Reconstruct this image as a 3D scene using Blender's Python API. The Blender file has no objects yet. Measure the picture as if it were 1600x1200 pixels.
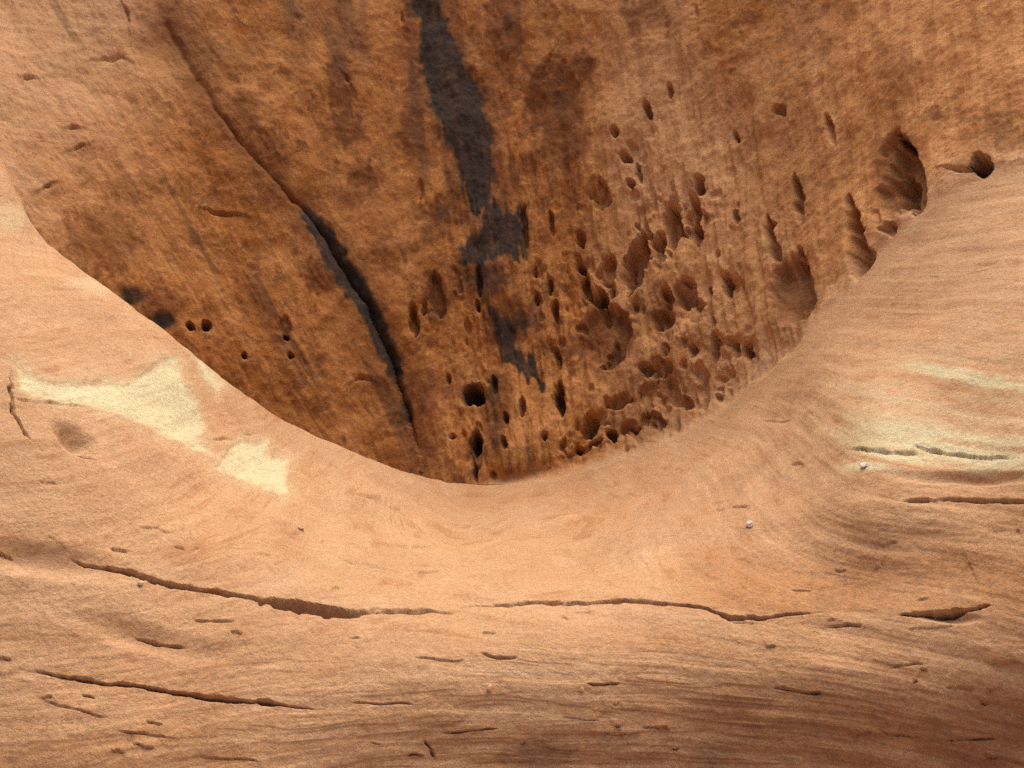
import bpy, math, random
import numpy as np
from mathutils import Vector, Matrix

random.seed(7)
np.random.seed(7)
sc = bpy.context.scene

# ------------------------------------------------------------------ camera
CAM_H, PITCH, FPX = 1.75, math.radians(-6.0), 1536.0       # FPX: focal length in photo pixels (1600 wide)
cam_d = bpy.data.cameras.new('camera')
cam = bpy.data.objects.new('camera', cam_d)
sc.collection.objects.link(cam)
cam.location = (0, 0, CAM_H)
cam.rotation_euler = (math.radians(90) + PITCH, 0, 0)
cam_d.sensor_width = 36.0
cam_d.lens = 36.0 * FPX / 1600.0
cam_d.clip_start, cam_d.clip_end = 0.05, 2000
sc.camera = cam
sc.cycles.use_denoising = False          # keep the sand grain crisp; the light is broad enough to be clean

# ------------------------------------------------------------------ sky, sun, exposure
SUN_EL, SUN_AZ = math.radians(67), math.radians(27)      # azimuth: 0 = straight beyond the wall (+Y), negative = to the left
w = bpy.data.worlds.new('World'); sc.world = w; w.use_nodes = True
nt = w.node_tree; nt.nodes.clear()
sky = nt.nodes.new('ShaderNodeTexSky'); sky.sky_type = 'NISHITA'; sky.sun_disc = False
sky.sun_elevation = SUN_EL; sky.sun_rotation = SUN_AZ
sky.dust_density = 4.0; sky.ozone_density = 0.6; sky.air_density = 0.7
bg = nt.nodes.new('ShaderNodeBackground'); bg.inputs['Strength'].default_value = 0.075
wo = nt.nodes.new('ShaderNodeOutputWorld')
nt.links.new(sky.outputs[0], bg.inputs[0]); nt.links.new(bg.outputs[0], wo.inputs[0])
sun_d = bpy.data.lights.new('sun', 'SUN')
sun_d.energy = 3.9; sun_d.angle = math.radians(75); sun_d.color = (1.0, 0.86, 0.68)
sun = bpy.data.objects.new('sun', sun_d); sc.collection.objects.link(sun)
sdir = Vector((math.sin(SUN_AZ) * math.cos(SUN_EL), math.cos(SUN_AZ) * math.cos(SUN_EL), math.sin(SUN_EL)))
sun.rotation_euler = (-sdir).to_track_quat('-Z', 'Y').to_euler()
sun.location = (0, 0, 12)
sc.view_settings.view_transform = 'Standard'
sc.view_settings.look = 'None'
sc.view_settings.exposure = 0.70
sc.view_settings.gamma = 1.0
sc.view_settings.use_curve_mapping = False

# ------------------------------------------------------------------ small numeric helpers
def smooth(a, b, x):
    t = np.clip((x - a) / (b - a), 0, 1)
    return t * t * (3 - 2 * t)

_perm = np.random.RandomState(3).permutation(4096)
_rval = np.random.RandomState(5).rand(4096) * 2 - 1
def _h(i, j, k):
    return _rval[_perm[(_perm[(_perm[i & 4095] + j) & 4095] + k) & 4095]]
def noise3(x, y, z):
    xi, yi, zi = np.floor(x).astype(np.int64), np.floor(y).astype(np.int64), np.floor(z).astype(np.int64)
    fx, fy, fz = x - xi, y - yi, z - zi
    fx, fy, fz = [f * f * f * (f * (f * 6 - 15) + 10) for f in (fx, fy, fz)]
    def L(a, b, t): return a + (b - a) * t
    c = [[[_h(xi + a, yi + b, zi + d) for d in (0, 1)] for b in (0, 1)] for a in (0, 1)]
    return L(L(L(c[0][0][0], c[1][0][0], fx), L(c[0][1][0], c[1][1][0], fx), fy),
             L(L(c[0][0][1], c[1][0][1], fx), L(c[0][1][1], c[1][1][1], fx), fy), fz)
def fbm(x, y, z, oct=4, gain=0.5):
    s, a = np.zeros_like(x), 1.0
    for o in range(oct):
        s = s + a * noise3(x * 2 ** o + 17.3 * o, y * 2 ** o + 9.1 * o, z * 2 ** o + 4.7 * o)
        a *= gain
    return s

class TPS:                                    # thin-plate spline through sparse depth soundings
    def __init__(self, pts):
        p = np.array(pts, float); self.c = p[:, :2] / 1000.0; n = len(p)
        K = self.k(np.linalg.norm(self.c[:, None] - self.c[None], axis=2)) + np.eye(n) * 1e-4
        P = np.hstack([np.ones((n, 1)), self.c])
        A = np.block([[K, P], [P.T, np.zeros((3, 3))]])
        self.w = np.linalg.solve(A, np.concatenate([p[:, 2], np.zeros(3)]))
    @staticmethod
    def k(r):
        return np.where(r > 1e-9, r * r * np.log(np.maximum(r, 1e-9)), 0.0)
    def __call__(self, u, v):
        u, v = u / 1000.0, v / 1000.0
        s = self.w[-3] + self.w[-2] * u + self.w[-1] * v
        for (a, b), wt in zip(self.c, self.w):
            s = s + wt * self.k(np.sqrt((u - a) ** 2 + (v - b) ** 2))
        return s

def polydist(U, V, pts):
    """distance to a polyline of (u, v, half width); also the half width there, the side and the position along it (0-1)"""
    best = np.full(U.shape, 1e9); hw = np.ones(U.shape); side = np.ones(U.shape); along = np.zeros(U.shape)
    n = len(pts) - 1
    for i in range(n):
        (x0, y0, w0), (x1, y1, w1) = pts[i], pts[i + 1]
        dx, dy = x1 - x0, y1 - y0
        t = np.clip(((U - x0) * dx + (V - y0) * dy) / (dx * dx + dy * dy), 0, 1)
        ex, ey = U - (x0 + t * dx), V - (y0 + t * dy)
        d = np.hypot(ex, ey); m = d < best
        best = np.where(m, d, best); hw = np.where(m, w0 + t * (w1 - w0), hw)
        side = np.where(m, np.sign(dx * ey - dy * ex), side); along = np.where(m, (i + t) / n, along)
    return best, hw, side, along

def polysd(U, V, poly):
    """signed distance to a polygon, negative inside"""
    inside = np.zeros(U.shape, bool); d = np.full(U.shape, 1e9); n = len(poly)
    for i in range(n):
        x0, y0 = poly[i]; x1, y1 = poly[(i + 1) % n]
        dx, dy = x1 - x0, y1 - y0
        t = np.clip(((U - x0) * dx + (V - y0) * dy) / (dx * dx + dy * dy), 0, 1)
        d = np.minimum(d, np.hypot(U - x0 - t * dx, V - y0 - t * dy))
        cond = ((y0 > V) != (y1 > V)) & (U < (x1 - x0) * (V - y0) / (y1 - y0 + 1e-9) + x0)
        inside ^= cond
    return np.where(inside, -d, d)

CP, SP = math.cos(PITCH), math.sin(PITCH)
def to_world(U, V, D):
    x = (U - 800) / FPX * D; z = (600 - V) / FPX * D; y = D
    return np.stack([x, y * CP - z * SP, y * SP + z * CP + CAM_H], -1)

# ------------------------------------------------------------------ materials
def new_mat(name):
    m = bpy.data.materials.new(name); m.use_nodes = True
    n = m.node_tree.nodes; n.clear()
    return m, n, m.node_tree.links
def N(nodes, t, **kw):
    x = nodes.new(t)
    for k, v in kw.items():
        if k in x.inputs: x.inputs[k].default_value = v
        else: setattr(x, k, v)
    return x
def mix(nodes, links, fac, a, b, mode='MIX'):
    x = nodes.new('ShaderNodeMix'); x.data_type = 'RGBA'; x.blend_type = mode
    for sock, val in ((x.inputs[0], fac), (x.inputs[6], a), (x.inputs[7], b)):
        if hasattr(val, 'is_output'): links.new(val, sock)
        elif isinstance(val, (int, float)): sock.default_value = val
        else: sock.default_value = (*val, 1)
    return x.outputs[2]
def math_n(nodes, links, op, a, b=None, clamp=False):
    x = nodes.new('ShaderNodeMath'); x.operation = op; x.use_clamp = clamp
    for i, val in enumerate((a, b)):
        if val is None: continue
        if hasattr(val, 'is_output'): links.new(val, x.inputs[i])
        else: x.inputs[i].default_value = val
    return x.outputs[0]
def ramp(nodes, links, src, stops):
    x = nodes.new('ShaderNodeValToRGB'); links.new(src, x.inputs[0])
    e = x.color_ramp.elements
    while len(e) < len(stops): e.new(0.5)
    for el, (p, c) in zip(e, stops):
        el.position = p; el.color = (c, c, c, 1) if isinstance(c, (int, float)) else (*c, 1)
    return x.outputs[0]

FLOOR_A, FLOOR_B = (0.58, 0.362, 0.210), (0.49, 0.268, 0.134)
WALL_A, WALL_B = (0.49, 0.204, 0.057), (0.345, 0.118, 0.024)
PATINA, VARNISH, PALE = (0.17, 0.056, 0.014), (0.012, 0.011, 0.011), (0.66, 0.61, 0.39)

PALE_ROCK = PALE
def rock_material():
    m, n, l = new_mat('sandstone')
    out = N(n, 'ShaderNodeOutputMaterial'); bs = N(n, 'ShaderNodeBsdfPrincipled')
    l.new(bs.outputs[0], out.inputs[0])
    geo = N(n, 'ShaderNodeNewGeometry'); pos = geo.outputs['Position']
    at = N(n, 'ShaderNodeAttribute', attribute_name='stain')      # R varnish, G patina, B pale, A wall tint; all but B also hold painted shade
    sep = N(n, 'ShaderNodeSeparateColor'); l.new(at.outputs['Color'], sep.inputs[0])
    at2 = N(n, 'ShaderNodeAttribute', attribute_name='strata')    # bedding height carried by the mesh
    def noise(scale, detail=5, rough=0.55, vec=pos, dist=0.0):
        x = N(n, 'ShaderNodeTexNoise'); x.inputs['Scale'].default_value = scale; x.inputs['Detail'].default_value = detail
        x.inputs['Roughness'].default_value = rough; x.inputs['Distortion'].default_value = dist
        l.new(vec, x.inputs['Vector']); return x.outputs[0]
    big, mid, fine, grain = noise(1.3, 6, 0.6), noise(7, 10, 0.70, dist=0.9), noise(38, 5, 0.6), noise(230, 3, 0.6)
    # bedding: stripes along the strata height
    cx = N(n, 'ShaderNodeCombineXYZ'); l.new(at2.outputs['Fac'], cx.inputs[2])
    sx = N(n, 'ShaderNodeSeparateXYZ'); l.new(pos, sx.inputs[0])
    l.new(math_n(n, l, 'MULTIPLY', sx.outputs[0], 0.035), cx.inputs[0]); l.new(math_n(n, l, 'MULTIPLY', sx.outputs[1], 0.035), cx.inputs[1])
    bed = noise(22, 5, 0.62, cx.outputs[0]); lam = noise(95, 3, 0.6, cx.outputs[0])
    # drip direction: streaked noise, long in height
    at3 = N(n, 'ShaderNodeAttribute', attribute_name='flow')
    def streaks(k, stretch, detail, rough):
        c = N(n, 'ShaderNodeCombineXYZ'); l.new(at3.outputs['Fac'], c.inputs[0])
        l.new(math_n(n, l, 'MULTIPLY', sx.outputs[2], stretch), c.inputs[1]); l.new(math_n(n, l, 'MULTIPLY', sx.outputs[1], stretch), c.inputs[2])
        return noise(k, detail, rough, c.outputs[0])
    drip = streaks(6, 0.16, 7, 0.66); thin = streaks(24, 0.07, 4, 0.6)
    fl = mix(n, l, ramp(n, l, bed, [(0.36, 0.0), (0.66, 0.6)]), FLOOR_A, FLOOR_B)
    fl = mix(n, l, math_n(n, l, 'MULTIPLY', ramp(n, l, lam, [(0.4, 0.0), (0.7, 1.0)]), 0.15), fl, FLOOR_B)
    brk = noise(3.2, 8, 0.7, dist=0.8); grit = noise(85, 6, 0.75)
    bed2 = noise(46, 6, 0.7, cx.outputs[0])
    sel = math_n(n, l, 'MULTIPLY', ramp(n, l, bed2, [(0.53, 0.0), (0.57, 1.0)]), ramp(n, l, brk, [(0.45, 0.0), (0.60, 0.75)]))
    fl = mix(n, l, sel, fl, (0.42, 0.205, 0.092))
    sel = math_n(n, l, 'MULTIPLY', ramp(n, l, bed2, [(0.43, 1.0), (0.46, 0.0)]), ramp(n, l, brk, [(0.40, 0.6), (0.52, 0.0)]))
    fl = mix(n, l, sel, fl, (0.66, 0.42, 0.26))
    fl = mix(n, l, ramp(n, l, noise(11, 10, 0.74, dist=1.2), [(0.56, 0.0), (0.63, 0.40)]), fl, (0.44, 0.215, 0.098))
    fl = mix(n, l, ramp(n, l, grit, [(0.55, 0.0), (0.66, 0.55)]), fl, (0.37, 0.18, 0.080))
    fl = mix(n, l, ramp(n, l, mid, [(0.50, 0.0), (0.75, 0.35)]), fl, (0.44, 0.215, 0.10))
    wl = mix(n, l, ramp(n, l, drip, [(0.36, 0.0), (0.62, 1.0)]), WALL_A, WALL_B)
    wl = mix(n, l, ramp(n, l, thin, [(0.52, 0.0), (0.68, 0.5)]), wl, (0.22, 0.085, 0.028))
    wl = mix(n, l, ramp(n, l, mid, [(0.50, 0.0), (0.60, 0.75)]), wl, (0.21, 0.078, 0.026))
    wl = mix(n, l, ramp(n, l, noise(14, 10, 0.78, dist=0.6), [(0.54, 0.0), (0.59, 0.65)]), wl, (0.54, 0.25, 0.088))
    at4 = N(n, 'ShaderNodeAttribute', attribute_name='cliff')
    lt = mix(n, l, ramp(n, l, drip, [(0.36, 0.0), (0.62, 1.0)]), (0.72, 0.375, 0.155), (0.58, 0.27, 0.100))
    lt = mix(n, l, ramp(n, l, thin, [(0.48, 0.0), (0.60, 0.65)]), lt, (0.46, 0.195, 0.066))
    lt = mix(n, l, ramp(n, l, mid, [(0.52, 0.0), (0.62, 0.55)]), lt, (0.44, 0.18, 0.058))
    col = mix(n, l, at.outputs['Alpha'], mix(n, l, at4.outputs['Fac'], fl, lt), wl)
    pat = math_n(n, l, 'MULTIPLY', sep.outputs[1], ramp(n, l, mid, [(0.30, 0.55), (0.55, 1.0)]))
    col = mix(n, l, pat, col, PATINA)
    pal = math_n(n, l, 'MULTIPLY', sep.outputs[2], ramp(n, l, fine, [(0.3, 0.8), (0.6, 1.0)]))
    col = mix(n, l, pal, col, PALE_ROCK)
    var = math_n(n, l, 'MULTIPLY', sep.outputs[0], ramp(n, l, drip, [(0.25, 1.0), (0.75, 0.85)]))
    vcol = mix(n, l, ramp(n, l, fine, [(0.35, 0.0), (0.7, 1.0)]), VARNISH, (0.026, 0.022, 0.021))
    col = mix(n, l, var, col, vcol)
    col = mix(n, l, 1.0, col, ramp(n, l, grain, [(0.25, 0.80), (0.75, 1.12)]), 'MULTIPLY')
    col = mix(n, l, 1.0, col, ramp(n, l, big, [(0.3, 0.90), (0.7, 1.06)]), 'MULTIPLY')
    sharp = noise(60, 9, 0.82)
    col = mix(n, l, 1.0, col, ramp(n, l, sharp, [(0.34, 0.74), (0.50, 1.0), (0.66, 1.16)]), 'MULTIPLY')
    l.new(col, bs.inputs['Base Color'])
    bs.inputs['Roughness'].default_value = 0.88
    bs.inputs['Specular IOR Level'].default_value = 0.25
    h = math_n(n, l, 'ADD', math_n(n, l, 'MULTIPLY', fine, 0.010), math_n(n, l, 'MULTIPLY', grain, 0.0030))
    h = math_n(n, l, 'ADD', h, math_n(n, l, 'MULTIPLY', mid, 0.012))
    floorw = math_n(n, l, 'SUBTRACT', 1.0, at.outputs['Alpha'])
    h = math_n(n, l, 'ADD', h, math_n(n, l, 'MULTIPLY', math_n(n, l, 'MULTIPLY', lam, 0.0010), floorw))
    h = math_n(n, l, 'ADD', h, math_n(n, l, 'MULTIPLY', math_n(n, l, 'MULTIPLY', bed, 0.003), floorw))
    h = math_n(n, l, 'ADD', h, math_n(n, l, 'MULTIPLY', math_n(n, l, 'MULTIPLY', drip, 0.020), at.outputs['Alpha']))
    h = math_n(n, l, 'ADD', h, math_n(n, l, 'MULTIPLY', grit, 0.0090))
    bp = N(n, 'ShaderNodeBump'); bp.inputs['Strength'].default_value = 0.8; bp.inputs['Distance'].default_value = 1.0
    l.new(h, bp.inputs['Height']); l.new(bp.outputs[0], bs.inputs['Normal'])
    return m
ROCK = rock_material()

def simple_rock(name, a, b, scale):
    m, n, l = new_mat(name)
    out = N(n, 'ShaderNodeOutputMaterial'); bs = N(n, 'ShaderNodeBsdfPrincipled', Roughness=0.85); l.new(bs.outputs[0], out.inputs[0])
    geo = N(n, 'ShaderNodeNewGeometry'); x = N(n, 'ShaderNodeTexNoise'); x.inputs['Scale'].default_value = scale; x.inputs['Detail'].default_value = 6
    l.new(geo.outputs['Position'], x.inputs['Vector'])
    l.new(mix(n, l, ramp(n, l, x.outputs[0], [(0.35, 0.0), (0.65, 1.0)]), a, b), bs.inputs['Base Color'])
    bp = N(n, 'ShaderNodeBump'); bp.inputs['Strength'].default_value = 0.5; bp.inputs['Distance'].default_value = 0.01
    l.new(x.outputs[0], bp.inputs['Height']); l.new(bp.outputs[0], bs.inputs['Normal'])
    return m

# ------------------------------------------------------------------ depth soundings of the place (photo pixel, metres from the camera plane)
# the lip: the crest of the rounded shoulder on the left, then the foot of the wall on the right
LIP = np.array([(-500, -60), (-250, 80), (-60, 190), (0, 236), (30, 315), (62, 372), (120, 415), (185, 462), (245, 508), (300, 552), (365, 605), (430, 650),
                (495, 684), (560, 710), (640, 740), (700, 752), (740, 757), (800, 757), (870, 749), (940, 732), (1000, 710), (1060, 684), (1120, 650),
                (1180, 606), (1240, 552), (1300, 492), (1360, 420), (1420, 352), (1480, 305), (1540, 281), (1600, 272), (1750, 250), (2100, 190)], float)
def pchip_like(xs, X, Y):
    f = np.interp(xs, X, Y)
    for _ in range(2):                         # light smoothing of the polyline
        f = (np.interp(xs - 12, X, Y) + np.interp(xs + 12, X, Y) + 2 * f) / 4
    return f
def lip_v(u):
    n = fbm(u / 26.0, 0 * u, 0 * u + 2.5, 3)
    return pchip_like(u, LIP[:, 0], LIP[:, 1]) + n * (2.6 * smooth(760, 700, u) + 4.0 * smooth(760, 860, u))

FRONT = [(-500, -60, 5.4), (-250, 80, 5.3), (0, 236, 5.15), (62, 372, 4.95), (185, 462, 4.9), (300, 552, 5.15), (430, 650, 5.65), (560, 710, 6.3), (660, 744, 6.85), (740, 757, 7.25),
         (0, 450, 4.05), (0, 600, 3.55), (0, 760, 3.3), (0, 900, 3.12), (0, 1050, 2.98), (0, 1200, 2.84), (-400, 600, 3.2), (-400, 1000, 2.8), (-400, 1500, 2.7),
         (200, 600, 4.15), (200, 760, 3.62), (200, 900, 3.32), (200, 1060, 3.1), (200, 1200, 2.95),
         (420, 720, 5.0), (420, 820, 4.1), (420, 940, 3.55), (420, 1080, 3.25), (420, 1200, 3.11),
         (640, 790, 5.7), (640, 870, 4.35), (640, 955, 3.66), (640, 1080, 3.32), (640, 1200, 3.22),
         (800, 757, 7.2), (800, 800, 5.8), (800, 860, 4.55), (800, 950, 3.7), (800, 1080, 3.36), (800, 1200, 3.28),
         (1000, 710, 6.95), (1000, 770, 5.8), (1000, 850, 4.5), (1000, 945, 3.72), (1000, 1080, 3.4), (1000, 1200, 3.32),
         (1120, 650, 6.7), (1150, 740, 5.1), (1200, 606, 6.3), (1300, 492, 6.05), (1300, 600, 4.9), (1300, 700, 4.2), (1300, 800, 3.82), (1300, 900, 3.60), (1300, 970, 3.48), (1300, 1080, 3.33), (1300, 1200, 3.28),
         (1450, 330, 5.8), (1450, 450, 5.0), (1450, 600, 4.25), (1450, 710, 3.82), (1450, 850, 3.52), (1450, 1000, 3.30), (1450, 1200, 3.18),
         (1600, 272, 5.35), (1600, 400, 4.6), (1600, 550, 3.98), (1600, 710, 3.55), (1600, 850, 3.32), (1600, 1000, 3.14), (1600, 1200, 3.07),
         (2000, 200, 4.8), (2000, 600, 3.4), (2000, 1000, 2.75), (2000, 1500, 2.6), (800, 1600, 3.1), (1400, 1600, 3.0), (200, 1600, 2.9)]
WALLP = [(740, 757, 7.25), (800, 757, 7.2), (1000, 710, 6.95), (1120, 650, 6.7), (1200, 606, 6.3), (1300, 492, 6.05), (1450, 330, 5.8), (1600, 272, 5.35), (2000, 200, 4.8),
         (740, 600, 7.7), (740, 400, 8.2), (740, 200, 8.75), (740, 0, 9.3), (740, -200, 9.9), (740, -560, 10.8), (620, 660, 7.65),
         (1000, 600, 7.3), (1000, 400, 7.85), (1000, 200, 8.35), (1000, 0, 8.8), (1000, -300, 9.5), (1250, 400, 6.75), (1250, 200, 7.3), (1250, 0, 7.8), (1250, -300, 8.5),
         (1440, 230, 6.1), (1440, 100, 6.45), (1440, -200, 7.3), (1600, 100, 5.8), (1600, 0, 6.1), (1600, -300, 6.9), (2000, 0, 5.3), (2000, -400, 6.2),
         (500, 600, 7.7), (500, 300, 8.3), (500, 0, 9.0), (500, -300, 9.7), (250, 500, 7.4), (250, 300, 7.8), (250, 0, 8.5), (250, -300, 9.2),
         (0, 200, 7.35), (0, 0, 8.1), (0, 500, 6.7), (0, -300, 9.1), (-400, 200, 6.3), (-400, -300, 7.4), (-400, 600, 6.2), (500, 900, 7.5), (740, 950, 7.4)]
D_FRONT, D_WALL = TPS(FRONT), TPS(WALLP)

def axis(lo, hi, a, b, step, grow=1.12):
    mid = list(np.arange(a, b + step / 2, step)); s = step; x = mid[-1]; up = []
    while x < hi: s *= grow; x += s; up.append(x)
    s = step; x = mid[0]; dn = []
    while x > lo: s *= grow; x -= s; dn.append(x)
    return np.array(dn[::-1] + mid + up)

STEP = 2.2
US = axis(-480, 2080, -30, 1630, STEP)
LV = lip_v(US)

def grid_normals(P):
    du = np.gradient(P, axis=1); dv = np.gradient(P, axis=0)
    n = np.cross(dv, du); n /= np.linalg.norm(n, axis=-1, keepdims=True) + 1e-12
    return n                                    # points back towards the camera side

def ellipse_r(U, V, cx, cy, wdt, ln, ang, taper=0.0):
    a = math.radians(ang); ca, sa = math.cos(a), math.sin(a)
    x, y = U - cx, V - cy
    lx = ca * x - sa * y; ly = sa * x + ca * y       # ly runs along the length, tilted so that the foot leans right
    ly2 = ly / (ln / 2)
    half = wdt / 2 * (1 + taper * np.clip(ly2, -1, 1))
    return np.sqrt((lx / half) ** 2 + ly2 ** 2), lx / half

# ------------------------------------------------------------------ things worn into the wall: hollows (centre u, v, width, length, lean, depth in metres, taper)
HOLLOWS = [
 (1341, 382, 34, 152, 9, .17, .45), (1408, 268, 66, 150, 14, .15, .35), (1388, 298, 40, 74, 0, .10, 0), (1389, 360, 26, 22, 0, .06, 0), (1248, 312, 17, 84, 10, .10, .3),
 (1206, 374, 21, 80, 13, .11, .2), (1238, 448, 66, 118, -4, .12, .25), (1296, 201, 15, 50, 16, .06, 0), (1217, 171, 20, 18, 30, .04, 0), (1149, 213, 9, 22, 18, .05, 0),
 (1043, 140, 9, 26, 5, .06, 0), (1011, 172, 11, 30, 20, .07, 0), (961, 210, 14, 18, 10, .06, 0), (974, 243, 15, 22, 15, .08, 0), (995, 266, 8, 38, 8, .06, 0), (984, 285, 11, 16, 10, .06, 0),
 (1091, 289, 17, 36, 0, .12, 0), (936, 300, 30, 56, 8, .06, .2), (1084, 334, 25, 52, 0, .09, 0), (1050, 350, 36, 80, 8, .11, -.1), (1086, 364, 21, 42, 4, .13, 0), (1152, 340, 13, 24, 10, .06, 0),
 (905, 369, 16, 28, 0, .06, 0), (990, 408, 34, 104, -14, .16, .2), (1026, 388, 22, 62, 2, .09, 0), (1012, 366, 12, 16, 0, .06, 0), (906, 416, 13, 18, 0, .08, 0), (914, 443, 13, 36, 6, .09, 0),
 (945, 418, 30, 58, 0, .09, 0), (930, 465, 36, 30, -20, .14, 0), (954, 450, 9, 26, -4, .06, 0), (944, 522, 82, 104, -4, .08, 0), (1040, 466, 22, 44, 0, .06, 0), (1068, 455, 32, 52, 4, .08, 0),
 (1028, 500, 34, 34, 0, .06, 0), (1088, 478, 24, 24, 0, .05, 0), (1134, 440, 14, 32, 0, .09, 0), (1107, 456, 10, 26, 12, .06, 0), (1109, 540, 12, 54, 0, .07, 0), (1037, 546, 14, 22, 0, .04, 0),
 (1076, 546, 13, 24, 0, .06, 0), (1159, 546, 16, 30, 6, .09, 0), (1139, 536, 8, 18, 0, .05, 0), (836, 421, 8, 18, 5, .04, 0), (857, 444, 10, 28, 0, .05, 0), (836, 463, 9, 22, 10, .05, 0),
 (866, 481, 12, 36, 4, .07, 0), (870, 556, 10, 36, 6, .06, 0), (874, 622, 15, 58, 2, .12, 0), (681, 466, 28, 76, 6, .05, 0), (644, 500, 15, 54, 6, .07, 0), (748, 440, 9, 52, 4, .05, 0), (747, 479, 9, 18, 0, .05, 0),
 (738, 616, 30, 34, 20, .13, 0), (744, 690, 20, 40, 0, .12, 0), (741, 738, 10, 34, 6, .08, 0), (812, 632, 11, 34, -6, .06, 0), (790, 652, 9, 18, 0, .05, 0), (706, 679, 10, 9, 0, .04, 0), (771, 742, 12, 14, 0, .06, 0),
 (1006, 575, 17, 24, 20, .08, 0), (1030, 574, 46, 32, 0, .05, 0), (963, 625, 20, 46, -62, .07, 0), (919, 663, 28, 46, -12, .10, 0), (957, 680, 14, 20, 0, .09, 0), (984, 672, 36, 20, -10, .06, 0),
 (1020, 660, 40, 32, 0, .05, 0), (1066, 624, 28, 26, 0, .05, 0), (1118, 620, 10, 14, 0, .04, 0), (297, 511, 12, 15, 0, .06, 0), (322, 511, 17, 19, 0, .08, 0), (380, 558, 10, 11, 0, .05, 0),
 (445, 510, 24, 34, 0, .03, 0), (446, 528, 11, 10, 0, .05, 0), (452, 557, 9, 9, 0, .04, 0), (860, 345, 10, 40, 6, .04, 0), (820, 352, 11, 64, 4, .05, 0), (656, 300, 10, 30, 0, .02, 0), (1537, 257, 42, 32, -75, .16, 0),
 (905, 700, 9, 22, -70, .05, 0), (930, 690, 9, 26, -65, .05, 0), (850, 684, 9, 14, 0, .05, 0), (770, 600, 12, 30, 0, .05, 0), (700, 590, 10, 20, 0, .03, 0), (660, 480, 9, 26, 0, .04, 0), (788, 692, 9, 20, 0, .04, 0),
]
FRACTURE = [(262, 36, 3), (300, 108, 4), (345, 178, 5), (390, 238, 6), (440, 292, 7), (474, 328, 9), (490, 350, 12), (508, 380, 12), (532, 418, 15), (552, 446, 16), (568, 470, 11), (583, 500, 11), (596, 528, 11), (608, 556, 11), (619, 588, 8), (628, 622, 6), (636, 656, 5), (646, 690, 4), (652, 720, 2)]
STREAK_A = [(655, -200, 22), (662, 0, 23), (672, 25, 18), (680, 67, 25), (688, 101, 31), (700, 140, 36), (712, 160, 40), (722, 186, 33), (736, 219, 32), (744, 253, 25), (745, 287, 24), (748, 316, 15)]
STREAK_B = [(768, 322), (800, 316), (818, 322), (819, 398), (790, 412), (750, 420), (721, 416), (722, 388), (748, 362), (754, 340)]
STREAK_C = [(772, 500, 10), (786, 515, 16), (792, 545, 12), (812, 560, 15), (832, 577, 13), (846, 592, 7)]
WALL_CRACKS = [[(547, 599, 2), (560, 592, 3), (572, 593, 3), (583, 597, 2)], [(143, 92, 2), (170, 91, 3), (184, 87, 4), (200, 93, 2)], [(318, 324, 2), (340, 329, 3), (386, 334, 2)], [(192, 8, 2), (200, 22, 3), (203, 44, 2)],
               [(104, 202, 2), (120, 205, 2)], [(112, 236, 2), (136, 229, 2)], [(62, 300, 2), (82, 290, 2)], [(32, 124, 2), (56, 122, 2)], [(878, 712, 3), (905, 706, 4), (948, 690, 2)], [(1478, 266, 4), (1500, 268, 4), (1540, 270, 3)],
               [(627, 20, 3), (630, 42, 3)], [(540, 118, 2), (548, 130, 2)], [(850, 110, 2), (870, 76, 2)], [(1088, 10, 3), (1091, 32, 3)]]
PATINA_SHADE_BLOBS = [(532, 130, 26, 40, .8), (545, 195, 24, 32, .9), (540, 60, 18, 30, .4), (868, 165, 46, 70, .95), (880, 225, 34, 40, .8), (915, 110, 20, 18, .7), (690, 335, 28, 24, .7), (648, 185, 20, 70, .7),
                (790, 45, 30, 62, .8), (800, 10, 30, 20, .5), (570, 275, 25, 22, .8), (505, 430, 32, 26, .8), (560, 300, 30, 20, .5), (160, 375, 62, 52, .55), (215, 290, 45, 22, .4), (600, 390, 30, 22, .4), (750, 440, 50, 36, .9), (800, 500, 40, 34, .85),
                (680, 470, 22, 44, .7), (700, 600, 34, 26, .5), (775, 640, 24, 60, .8), (760, 700, 26, 30, .7), (640, 620, 26, 40, .7), (660, 600, 26, 30, .5), (1010, 25, 36, 26, .6), (1400, 100, 30, 40, .3), (940, 525, 46, 52, .75), (1020, 480, 40, 30, .5), (1240, 455, 40, 56, .5),
                (1400, 270, 40, 70, .45), (1010, 660, 80, 24, .45), (1000, 590, 70, 40, .35), (420, 260, 30, 60, .7), (370, 180, 40, 40, .6), (310, 90, 30, 50, .5), (300, 300, 40, 14, .3), (890, 300, 14, 40, .5), (850, 30, 20, 30, .4), (690, 410, 26, 20, .4), (250, 480, 40, 30, .7), (1580, 210, 50, 20, .5), (1500, 180, 90, 10, .4), (1545, 255, 34, 12, .5)]  # patina blotches; those over hollows darken the recesses in colour
DIAG_BANDS = [([(640, 395, 14), (700, 350, 16), (760, 300, 18), (820, 262, 12), (900, 225, 10)], .7), ([(710, 110, 16), (760, 150, 22), (790, 175, 14)], .7), ([(735, 50, 10), (770, 100, 14), (810, 140, 10)], .5), ([(600, 420, 12), (640, 395, 12)], .4)]  # diagonal dark bands; ridge shade is put into the colour

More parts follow.
